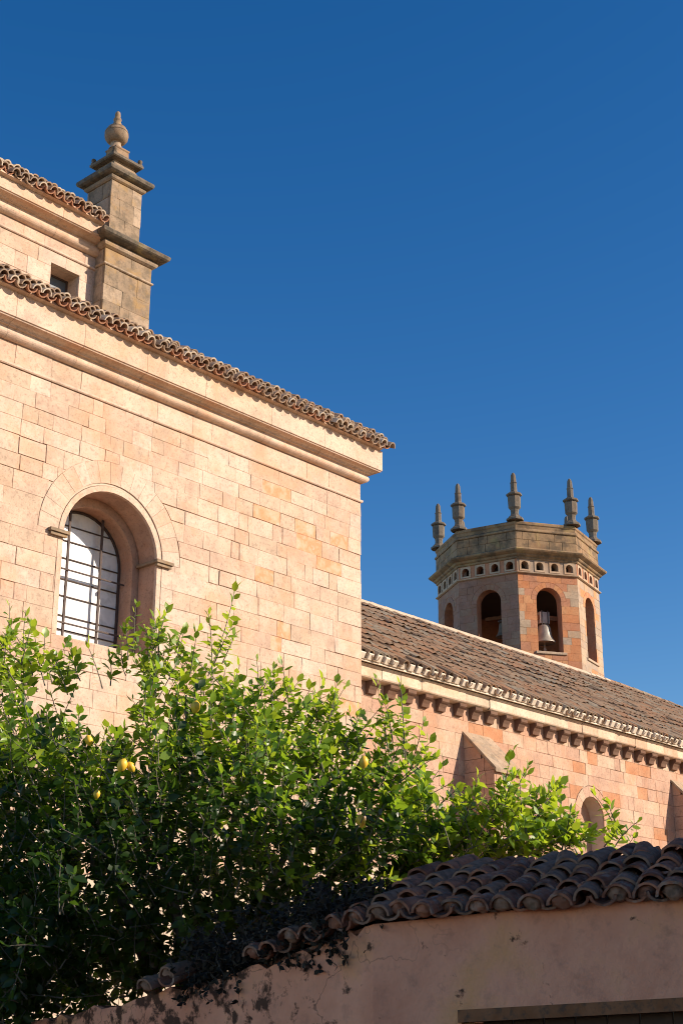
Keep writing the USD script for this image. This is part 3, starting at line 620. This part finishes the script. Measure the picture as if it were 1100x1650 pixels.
for k in (6, 7, 0, 1):
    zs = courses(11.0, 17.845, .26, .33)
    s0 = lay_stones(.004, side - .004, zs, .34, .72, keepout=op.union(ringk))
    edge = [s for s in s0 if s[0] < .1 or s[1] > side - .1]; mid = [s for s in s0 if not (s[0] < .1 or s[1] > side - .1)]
    put_stones(tower, edge, FACE[k], {1: TOW_PALE, 0: TOW_OR + TOW_PALE[:1]}.get(k, TOW_SHADE), gap=.003, depth=.034)  # shaded faces get the darker stone set, others their usual tones
    put_stones(tower, mid, FACE[k], {0: TOW_OR, 1: TOW_PALE + TOW_OR[2:]}.get(k, TOW_SHADE), odd=TOW_PALE[1], oddp=.04, gap=.003, depth=.05)
    for a, b in zip(np.linspace(0, math.pi, 12)[:-1], np.linspace(0, math.pi, 12)[1:]):
        e = .006
        q = Polygon([(OC + r * math.cos(t), OT + r * math.sin(t)) for r, t in ((.51, a + e), (.71, a + e), (.71, b - e), (.51, b - e))])
        part(tower, 'voussoir', tf(slab(q, -.004, .05), FACE[k]), R.choice(TOW_OR if k in (0, 1) else TOW_SHADE))  # arch stones on the shaded faces take the painted shade tone too
    part(tower, 'opening_sill', tf(bx(OC - OW - .12, OC + OW + .12, -.05, .2, OB - .10, OB - .002, ch=.012), FACE[k]), TOW_PALE[0])
part(tower, 'lower_ledge', sweep(octo(TR), [(-.1, 17.85), (.03, 17.85), (.085, 17.875), (.085, 17.905), (.02, 17.925), (-.1, 17.925)], closed=True), TOW_PALE[0])
for k in range(8):                                         # frieze of small arched holes
    pan = sbox(.006, 17.93, side - .006, 18.42)
    for j in range(4):
        cx = side * (j + .5) / 4
        h = arch_poly(cx, .15, 18.02, 18.19, 8)
        pan = pan.difference(h)
        if k in (5, 6, 7, 0, 1, 2):
            part(tower, 'hole_frame', tf(slab(sbox(cx - .215, 17.955, cx + .215, 18.405).difference(arch_poly(cx, .148, 18.02, 18.19, 8)), -.022, .02), FACE[k]), TOW_PALE[0])
    part(tower, 'frieze_panel', tf(slab(pan, .0, .34), FACE[k]), TOW_OR[1] if k % 2 else TOW_PALE[1])
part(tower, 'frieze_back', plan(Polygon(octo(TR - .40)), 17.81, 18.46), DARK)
part(tower, 'lower_cornice', sweep(octo(TR), [(-.4, 18.422), (.03, 18.422), (.06, 18.45), (.06, 18.50), (.12, 18.53), (.15, 18.57), (.15, 18.60), (.22, 18.63), (.31, 18.68), (.34, 18.73), (.33, 18.76), (.20, 18.80), (.10, 18.865), (-.4, 18.87)], closed=True), TOW_LICH)
for k in range(8):                                         # parapet stones
    r_ = TR + .05
    a, b = vert(k, r_), vert(k + 1, r_)
    ln = np.linalg.norm(b - a)
    Mf = frame(a, (b - a) / ln, FACE[k][:3, 1], (0, 0, 1))
    for (x0, x1, z0, z1, _) in lay_stones(.003, ln - .003, [18.872, 19.20, 19.52], .5, .95):
        part(tower, 'parapet_stone', tf(bx(x0 + .004, x1 - .004, R.uniform(-.004, .006), .42, z0 + .003, z1 - .003, ch=.01), Mf), TOW_LICH)
part(tower, 'parapet_coping', sweep(octo(TR), [(-.55, 19.522), (.07, 19.522), (.09, 19.55), (.08, 19.60), (.03, 19.66), (.0, 19.57), (.02, 19.78), (.055, 19.82), (.055, 19.90), (.02, 19.94), (-.25, 20.02), (-.55, 20.02)], closed=True), TOW_LICH)
part(tower, 'tower_roof', plan(Polygon(octo(TR - .3)), 19.30, 19.42), TOW_LICH)
for k in range(8):
    q = vert(k, TR - .10); c = (q[0], q[1])
    pin = part(tower, 'pinnacle', lathe([(0.336, 19.97), (0.336, 20.05), (0.269, 20.09), (0.224, 20.15), (0.168, 20.20), (0.151, 20.30), (0.168, 20.42), (0.190, 20.44)], 8, c), PINST)
    part(pin, 'drum', lathe([(0.190, 20.44), (0.241, 20.50), (0.252, 20.92), (0.224, 20.97)], 8, c), PINST)
    part(pin, 'collar', lathe([(0.235, 20.97), (0.308, 21.0), (0.308, 21.06), (0.258, 21.09), (0.168, 21.12)], 8, c), PINST)
    part(pin, 'spike', lathe([(0.168, 21.12), (0.129, 21.2), (0.123, 21.5), (0.146, 21.53), (0.112, 21.56), (0.095, 21.84), (0.056, 21.93), (0.022, 21.96)], 8, c), PINST)
# bells hang from their headstocks in the openings
def bell(k, name, label, sc=1.0, drop=0.0, deep=.48):
    M = FACE[k]; o = (M @ np.array([OC - .04, deep, 0, 1]))[:3]
    zb = 15.30 + drop
    t = thing(name, label, 'bell', (o[0], o[1], zb), group='bells in the tower openings')
    c = (o[0], o[1])
    pr = [(.335, 0), (.33, .03), (.275, .10), (.235, .20), (.21, .34), (.20, .46), (.17, .53), (.10, .57), (.05, .585)]
    part(t, 'bell_body', lathe([(r * sc, zb + z * sc) for r, z in pr], 20, c), BRONZE, smooth=35)
    part(t, 'clapper', lathe([(.02, zb - .30 * sc), (.055, zb - .26 * sc), (.06, zb - .20 * sc), (.025, zb - .12 * sc), (.018, zb + .02)], 10, c), BRONZE, smooth=35)
    bm = np.array(M); bm[:3, 3] = (o[0], o[1], 0)
    part(t, 'headstock', [tf(bx(-.20, .20, -.13, .13, zb + .60 * sc, 16.5, ch=.02), bm)], YOKE)
    for dx in (-.12, .12): part(t, 'strap', tf(bx(dx - .02, dx + .02, -.145, -.13, zb + .52 * sc, 16.55), bm), IRON)
    part(t, 'axle_beam', tf(bx(-.75, .75, -.07, .07, zb + .72 * sc, zb + .86 * sc, ch=.01), bm), WOOD)
bell(0, 'bell', 'grey bronze bell hanging in the sunlit arched opening of the bell tower', sc=1.25)
bell(7, 'bell', 'dim bronze bell in the shaded arched opening, left of the sunlit bell', sc=1.0, drop=.55, deep=1.5)

# ------------------------------------------------------------------ the courtyard wall in front
WALLDIR = math.radians(25)
wd = np.array([math.cos(WALLDIR), -math.sin(WALLDIR), 0.0]); wn = np.array([-math.sin(WALLDIR), -math.cos(WALLDIR), 0.0])
ANCH = at(1100, 1440, 9.0)
def wall_hit(x, y, A=ANCH, nn=wn):
    r = ray(x, y); return EYE + r * (((A - EYE) @ nn) / (r @ nn))
K = wall_hit(600, 1490)                                     # where the two stretches meet
W2 = math.radians(42)
wd2 = np.array([math.cos(W2), -math.sin(W2), 0.0]); wn2 = np.array([-math.sin(W2), -math.cos(W2), 0.0])
K2 = wall_hit(430, 1552, K, wn2); K3 = wall_hit(250, 1600, K, wn2); K4 = wall_hit(60, 1645, K, wn2)
E0 = ANCH + wd * 1.6
yard = thing('courtyard_wall', 'shaded pink plastered courtyard wall with crumbling tile coping and a low doorway in front', 'wall', (K[0], K[1], 0))
def wallbox(pts, nn, th=.45, off=0.0, jag=0.0, n=1):
    """Upright wall whose top runs through the points (x, y, ztop)."""
    out = []
    P = []
    for a, b in zip(pts[:-1], pts[1:]):
        for t in np.linspace(0, 1, n, endpoint=False): P.append(a + (b - a) * t)
    P.append(pts[-1]); P = np.array(P)
    P[1:-1, 2] += NR.uniform(-jag, jag * .4, len(P) - 2)
    v = []
    for p in P:
        f_, b_ = p - nn * off, p - nn * (off + th)
        v += [(f_[0], f_[1], 0), (f_[0], f_[1], p[2]), (b_[0], b_[1], p[2]), (b_[0], b_[1], 0)]
    f = []
    for i in range(len(P) - 1):
        for k in range(4):
            l = (k + 1) % 4
            f += [(4 * i + k, 4 * i + 4 + k, 4 * i + 4 + l), (4 * i + k, 4 * i + 4 + l, 4 * i + l)]
    e = 4 * (len(P) - 1)
    f += [(0, 1, 2), (0, 2, 3), (e, e + 2, e + 1), (e, e + 3, e + 2)]
    return np.array(v, float), np.array(f)
# doorway
DL = wall_hit(738, 1628); DR = wall_hit(1130, 1606)
dl, dr = (DL - K) @ wd, (DR - K) @ wd
zt0, zt1 = DL[2], DR[2]
tot = (E0 - K) @ wd
ztop = lambda q: K[2] + (ANCH[2] - K[2]) * q / ((ANCH - K) @ wd)
Mw = frame(np.array([K[0], K[1], 0]), wd, -wn, (0, 0, 1))
wp = Polygon([(0, 0), (tot, 0), (tot, ztop(tot)), (0, ztop(0))]).difference(Polygon([(dl + .02, -.1), (dl + .02, zt0 - .005), (dr, zt1 - .005), (dr, -.1)]))
part(yard, 'plaster_wall', tf(slab(wp, 0, .45), Mw), PLASTER)
part(yard, 'broken_wall', wallbox([K + np.array([0, 0, -.002]), K2, K3, K4, K4 - wd2 * 1.5 - np.array([0, 0, .15])], wn2, jag=.05, n=14), PLASTER, label='stained and crumbling end of the plastered wall, sloping down')
part(yard, 'lintel', tf(slab(Polygon([(dl, zt0 - .001), (dr, zt1 - .001), (dr, zt1 - .075), (dl, zt0 - .075)]), -.012, .13), Mw), WOOD)
part(yard, 'door_post', tf(slab(Polygon([(dl + .025, 0), (dl + .10, 0), (dl + .10, zt0 - .078), (dl + .025, zt0 - .078)]), .02, .25), Mw), WOOD)
door = group_part(yard, 'door')
nb = 7
for j in range(nb):
    a = dl + .105 + (dr - dl - .11) * j / nb; b = dl + .105 + (dr - dl - .11) * (j + 1) / nb
    part(door, 'plank', tf(bx(a + .003, b - .003, .14 + R.uniform(0, .006), .18, 0.02, zt1 - .02, ch=.005), Mw), DOORW)
# coping: old barrel tiles in uneven rows, bedded on a sloping fill
def coping(P, Q, dirv, nn, pitch, rows, front=.10, ang=math.radians(15), rough=1.0, skip=0.0, w=.105):
    L = (Q - P) @ dirv; n = int(L / pitch)
    for r in range(rows):
        for k in range(n + 1):
            if R.random() < skip: continue
            t = k * pitch / L
            base = P + (Q - P) * t + nn * front
            M = frame(base + np.array([0, 0, .0]), dirv, -nn * math.cos(ang) + np.array([0, 0, math.sin(ang)]), nn * math.sin(ang) + np.array([0, 0, math.cos(ang)]))
            J = M @ frame((R.gauss(0, .012 * rough), r * .22 + R.gauss(0, .03 * rough), .040 + .020 * r + R.gauss(0, .008 * rough)), *np.eye(3))
            m = barrel(w * R.uniform(.90, 1.12), w * .84, .40 * R.uniform(.85, 1.1), th=.017, seg=9, h=.46)
            v, f = tf(m, rot_jit(J, .11 * rough))
            v = v + (np.stack([meshkit.noise(v * 17 + q * 9.1, 3 + q) for q in range(3)], 1) - .5) * .016
            if r == 0 and R.random() < .75:
                pv, pf = trimesh.creation.icosphere(2, 1.0).vertices, trimesh.creation.icosphere(2, 1.0).faces
                pv = np.array(pv) * (w * .80, .05, w * .66) * (1 + (meshkit.noise(np.array(pv) * 2.6 + k * 3.3, 5)[:, None] - .5) * .5)
                part(yard, 'mortar_lump', tf((pv, np.array(pf)), J @ frame((0, .055, w * .32), *np.eye(3))), R.choice(OLDTILE), smooth=True)
            part(yard, 'cover_tile', (v, f), R.choice(OLDTILE))
            if r < rows - 1 or True:
                m = barrel(w * 1.0, w * .85, .40, th=.02, seg=6, up=False, h=.38)
                v, f = tf(m, rot_jit(M @ frame((pitch / 2 + R.gauss(0, .01), r * .22 + .03 + R.gauss(0, .03 * rough), .004 + .02 * r), *np.eye(3)), .05 * rough))
                part(yard, 'channel_tile', (v, f), R.choice(OLDTILE))
coping(K + wd * .05, E0, wd, wn, .178, 5, rough=1.1, w=.088)
coping(K2 - wd2 * .05, K - wd2 * .02, wd2, wn2, .18, 3, rough=1.5, skip=.1, w=.088)
coping(K3, K2 - wd2 * .12, wd2, wn2, .19, 2, rough=2.0, skip=.7, w=.088)
fill = []
for P_, Q_, d_, n_ in ((K, E0, wd, wn), (K2, K - wd2 * .0, wd2, wn2)):
    a, b = P_ - n_ * .02, Q_ - n_ * .02
    pts = [a, b, b - n_ * 1.0 + np.array([0, 0, .30]), a - n_ * 1.0 + np.array([0, 0, .30])]
    lo = [p - np.array([0, 0, .02 if i < 2 else .34]) for i, p in enumerate(pts)]
    pts = [p + np.array([0, 0, .004]) for p in pts]
    fill.append((np.array(pts + lo), np.array([(0, 1, 2), (0, 2, 3), (0, 4, 5), (0, 5, 1), (1, 5, 6), (1, 6, 2), (2, 6, 7), (2, 7, 3), (3, 7, 4), (3, 4, 0), (4, 6, 5), (4, 7, 6)])))
part(yard, 'coping_bed', fill, OLDTILE[1])
deb = []
for i in range(420):
    t = NR.random(); P_, Q_, d_, n_ = ((K, E0, wd, wn), (K2, K, wd2, wn2))[i % 3 == 0]
    b = NR.uniform(-.06, .85); c = P_ + (Q_ - P_) * t - n_ * b + np.array([0, 0, .06 + (b + .1) * .30 + NR.uniform(0, .05)])
    v, f = trimesh.creation.icosphere(1, 1.0).vertices, trimesh.creation.icosphere(1, 1.0).faces
    deb.append((np.array(v) * NR.uniform(.008, .03, 3) * (1 + NR.normal(size=(len(v), 1)) * .15) + c, np.array(f)))
part(yard, 'mortar_crumbs', deb, OLDTILE[2], kind='stuff')

# ------------------------------------------------------------------ the house that shades the wall, beyond the right edge of the view
hs = thing('neighbour_house', 'plain plastered house across the lane, beyond the right edge of the view', 'house', (9.5, 2.5, 0))
part(hs, 'wall', bx(7.2, 12.5, -6, 9.9, 0, 6.9), HOUSE)
part(hs, 'roof', sweep([(7.2, -6), (12.5, -6), (12.5, 9.9), (7.2, 9.9)], [(-2.3, 7.9), (-2.3, 8.0), (.25, 7.02), (.25, 6.91), (-.2, 6.91)], closed=True), DECK)

# ------------------------------------------------------------------ the lemon tree
LV = np.array([(0, 0, 0), (-.27, .28, .05), (0, .30, -.02), (.27, .28, .05), (-.29, .60, .04), (0, .62, -.035), (.29, .60, .04), (0, 1.0, -.12)])
LF = np.array([(0, 2, 1), (0, 3, 2), (1, 2, 5), (1, 5, 4), (2, 3, 6), (2, 6, 5), (4, 5, 7), (5, 6, 7)])
leaves = []                                                   # (matrix 3x3 columns, origin, length, leaf_tone)
twigs = []
def unit(v): return v / (np.linalg.norm(v) + 1e-9)
def shoot(p, d, L, n, leaf_tone=False, size=.112):
    d = unit(np.asarray(d, float)); side_ = unit(np.cross(d, NR.normal(size=3))); s2 = np.cross(d, side_)
    bend = NR.normal(size=3) * .12
    pts = [p + d * L * t + bend * L * t * t for t in np.linspace(0, 1, 5)]
    twigs.append((pts, .006, .0022))
    for i in range(n):
        t = .12 + .88 * (i + NR.random() * .6) / n
        q = p + d * L * t + bend * L * t * t
        a = i * 2.4 + NR.normal() * .4
        out = math.cos(a) * side_ + math.sin(a) * s2
        tip = .75 - .45 * (t > .8)
        ydir = unit(d * (1 - tip) + out * tip + np.array([0, 0, NR.normal() * .15]))
        z = unit(np.array([0, 0, 1.0]) * .45 + sd * .6 + d * .45 + NR.normal(size=3) * .45)
        xdir = unit(np.cross(ydir, z)); zdir = np.cross(xdir, ydir)
        leaves.append((np.stack([xdir, ydir, zdir], 1), q + out * .006, size * NR.uniform(.55, 1.3) * (1 - .25 * t), leaf_tone))
CROWN = Polygon([(-60, 1060), (20, 1040), (80, 1065), (120, 1090), (165, 1110), (215, 1050), (260, 1035), (300, 1065), (330, 1110), (370, 1110), (430, 1120), (480, 1140), (530, 1160), (570, 1210), (620, 1190), (660, 1220), (690, 1290), (770, 1310), (830, 1290), (880, 1300), (905, 1330), (920, 1365), (880, 1400), (740, 1420), (640, 1450), (500, 1520), (360, 1570), (230, 1610), (90, 1650), (-60, 1690)])
from shapely.geometry import Point
CEN = at(330, 1400, 12.4)
n_sh = 0
while n_sh < 2150:
    x, y = NR.uniform(-60, 925), NR.uniform(1030, 1690)
    pt = Point(x, y)
    if not CROWN.contains(pt): continue
    if math.hypot((x - 150) / 85, (y - 1160) / 55) < 1 and NR.random() < .8: continue
    if y < 1200 and x < 300 and NR.random() < .45: continue
    e = CROWN.exterior.distance(pt)
    if y < 1330 and e < 45 and NR.random() < .45: continue
    w = min(1.25, e / 2437 * 12 * 1.6 + .12)
    low = (y - 1200) / 250 + (.22 if x < 350 else 0) - (.5 if x > 620 else 0)  # grows towards the lower left, where leaves are coloured darker as crown shade
    leaf_tone = NR.random() > low and ((x > 640 and NR.random() < .65) or (y < 1260 and NR.random() < .50) or NR.random() < .22)  # more bright young leaves high up, painting in the sunlit side
    if not leaf_tone and NR.random() < low: leaf_tone = 2
    p = at(x, y, 12.4 + (x < 200) * .0 + NR.uniform(-w, w))
    d = unit(p - CEN) * .5 + np.array([0, 0, .75]) + NR.normal(size=3) * .45
    shoot(p, d, NR.uniform(.20, .42), int(NR.integers(10, 17)), leaf_tone)
    n_sh += 1
FRUIT = [(315, 1139, 11.75), (143, 1193, 11.45), (197, 1233, 11.15), (211, 1236, 11.18), (586, 1228, 11.6), (581, 1323, 11.35), (156, 1280, 11.2)]
SPRIGS = [((335, 1090), (395, 945), 22), ((345, 1070), (372, 1000), 14), ((215, 1060), (215, 975), 14), ((250, 1050), (262, 990), 14), ((285, 1060), (300, 1012), 10), ((38, 1050), (35, 985), 10), ((70, 1070), (72, 1025), 8),
          ((415, 1130), (422, 1062), 10), ((465, 1130), (455, 1072), 9), ((530, 1160), (548, 1095), 9), ((625, 1210), (612, 1105), 18), ((650, 1220), (652, 1085), 22), ((660, 1240), (690, 1150), 12),
          ((805, 1310), (818, 1215), 22), ((840, 1320), (838, 1255), 12), ((880, 1330), (900, 1245), 14), ((905, 1370), (925, 1300), 14), ((995, 1345), (968, 1268), 12), ((990, 1365), (1015, 1318), 12), ((1000, 1375), (1030, 1345), 10), ((975, 1380), (985, 1310), 12), ((770, 1330), (785, 1285), 10),
          ((120, 1095), (125, 1050), 8), ((165, 1110), (150, 1040), 8), ((580, 1210), (560, 1140), 8), ((480, 1150), (500, 1105), 8)]
for (a, b, n) in SPRIGS:
    dd = 12.4 + NR.uniform(-.35, .35)
    p, q = at(a[0], a[1], dd), at(b[0], b[1], dd - .08)
    shoot(p, q - p, np.linalg.norm(q - p), n, True, .112)
    if n > 10: shoot(p + NR.normal(size=3) * .04, q - p + NR.normal(size=3) * .1, np.linalg.norm(q - p) * .7, n, True, .112)
tb = at(330, 1500, 12.5)
tree = thing('lemon_tree', 'leafy green lemon tree with yellow fruit behind the plastered wall', 'tree', (tb[0], tb[1], 0))
fork = np.array([tb[0], tb[1], 1.1])
def wob(a, b, n=6, k=.06): 
    P = np.linspace(a, b, n); P[1:-1] += NR.normal(size=(n - 2, 3)) * k * np.linalg.norm(b - a) * .5; return P
part(tree, 'trunk', tube(wob(np.array([tb[0], tb[1], -.05]), fork, 5, .04), .13, .10, 9), BARK, smooth=True)
for (x, y, dd) in [(60, 1150, 12.2), (200, 1190, 12.8), (300, 1120, 12.3), (400, 1160, 12.6), (520, 1220, 12.2), (640, 1250, 12.5), (760, 1340, 12.3), (870, 1350, 12.5), (120, 1300, 12.0), (480, 1350, 11.9), (985, 1370, 12.6), (0, 1300, 12.7), (250, 1250, 11.8)]:
    e = at(x, y, dd); m_ = fork * .45 + e * .55 + np.array([0, 0, .12])
    pts = np.vstack([wob(fork, m_, 5, .08)[:-1], wob(m_, e, 5, .08)])
    part(tree, 'limb', tube(pts, .055, .010, 7), BARK, smooth=True)
part(tree, 'twigs', [tube(p, a, b, 4) for p, a, b in twigs], BARK, kind='stuff')
def leafmesh(L):
    A = np.stack([l[0] for l in L]); O = np.stack([l[1] for l in L]); S = np.array([l[2] for l in L])
    curl = LV[None].repeat(len(L), 0) * np.stack([NR.uniform(.8, 1.1, len(L)), np.ones(len(L)), NR.uniform(-.6, 1.8, len(L))], 1)[:, None, :]
    v = np.einsum('nij,nkj->nki', A, curl * S[:, None, None]) + O[:, None]
    f = LF[None] + (np.arange(len(L)) * len(LV))[:, None, None]
    return v.reshape(-1, 3), f.reshape(-1, 3)
for x, y, dd in FRUIT:                                        # the fruit hangs at the outside of the crown, clear of leaves
    c = at(x, y, dd); dv = c - EYE; far_ = np.linalg.norm(dv); dv = dv / far_
    O = np.stack([l[1] + l[0][:, 1] * l[2] * .5 for l in leaves]) - EYE
    al = O @ dv; off = np.linalg.norm(O - al[:, None] * dv, axis=1)
    leaves = [l for l, a, o in zip(leaves, al, off) if not (o < .062 and a < far_ + .04)]
dist = np.array([np.linalg.norm(l[1] - EYE) / l[2] for l in leaves])
spr = set(range(len(leaves) - sum(1 for _ in range(0)), 0))
order = np.argsort(dist)
near_ids = set(order[:300].tolist())
for i in sorted(near_ids):
    part(tree, 'leaf', leafmesh([leaves[i]]), (LEAF, LEAF_Y, LEAF_D)[int(leaves[i][3])], smooth=True)
far = [l for i, l in enumerate(leaves) if i not in near_ids]
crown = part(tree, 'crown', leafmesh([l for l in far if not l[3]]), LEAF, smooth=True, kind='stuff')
part(tree, 'young_sunlit_crown', leafmesh([l for l in far if int(l[3]) == 1]), LEAF_Y, smooth=True, kind='stuff')
part(tree, 'shade_toned_crown', leafmesh([l for l in far if int(l[3]) == 2]), LEAF_D, smooth=True, kind='stuff')  # leaves in the dark tone that stands in for self-shade
# lemons
def lemon(x, y, dd, L, label, tilt=(.2, .1)):
    c = at(x, y, dd)
    t = thing('lemon', label, 'lemon', tuple(c), group='lemons hanging in the tree')
    pr = [(.02, -.56), (.10, -.52), (.17, -.46), (.28, -.34), (.36, -.16), (.38, 0), (.36, .16), (.28, .32), (.18, .42), (.09, .47), (.05, .50)]
    v, f = lathe([(r * L, z * L) for r, z in pr], 16)
    rx, ry = tilt; Rm = trimesh.transformations.euler_matrix(rx, ry, 0)[:3, :3]
    part(t, 'fruit', (v @ Rm.T + c, f), LEMON, smooth=True)
    stem = np.array([(0, 0, .48 * L), (0, .004, .62 * L), (.006, .006, .9 * L)]) @ Rm.T + c
    part(t, 'stalk', tube(stem, .003, .0025, 5), BARK)
lemon(315, 1139, 11.75, .105, 'single yellow lemon high in the tree, below the arched window', (.3, .2))
lemon(143, 1193, 11.45, .085, 'orange tinted lemon in the upper left of the tree, left of the paired lemons', (.2, -.3))
lemon(197, 1233, 11.15, .105, 'plump lemon of the pair at the left of the tree, the left one', (.1, .4))
lemon(211, 1236, 11.18, .085, 'smaller lemon of the pair at the left of the tree, the right one', (.4, -.5))
lemon(586, 1228, 11.6, .10, 'yellow lemon at the crown edge, above another lemon, near the chapel corner', (.1, .1))
lemon(581, 1323, 11.35, .10, 'yellow lemon low in the middle right of the tree, above the wall coping', (.2, -.2))
lemon(156, 1280, 11.2, .07, 'small dull lemon among dark leaves below the paired lemons', (.2, .2))

# ------------------------------------------------------------------ dry creeper over the broken part of the wall
cr = thing('dry_creeper', 'dark dry creeper sprawling over the broken coping below the lemon tree', 'creeper', tuple((K2 + K) / 2 * np.array([1, 1, 0])))
tw, cl = [], []
for i in range(420):
    t = NR.random() ** .8
    base = K + (K2 - K) * (.06 + t * 1.5) if t < .62 else K2 + (K3 - K2) * (t - .62) * 2.2
    base = base + wn2 * NR.uniform(-.6, .10) + np.array([0, 0, NR.uniform(-.02, .26)])
    pts = [base]
    d = wd2 * NR.normal() * .8 + np.array([0, 0, NR.uniform(-.35, .9)]) + wn2 * NR.uniform(-.3, .35)
    for s in range(6):
        d = unit(d + NR.normal(size=3) * .35 + np.array([0, 0, -.13])); pts.append(pts[-1] + d * NR.uniform(.03, .065))
    tw.append(tube(pts, .0045, .0018, 4))
    for q in pts[1:]:
        for _ in range(3):
            yv = unit(NR.normal(size=3)); xv = unit(np.cross(yv, NR.normal(size=3)))
            cl.append((np.stack([xv, yv, np.cross(xv, yv)], 1), q, NR.uniform(.03, .06), False))
part(cr, 'stems', tw, VINE, kind='stuff')
part(cr, 'dead_leaves', leafmesh(cl), VINELEAF, kind='stuff')
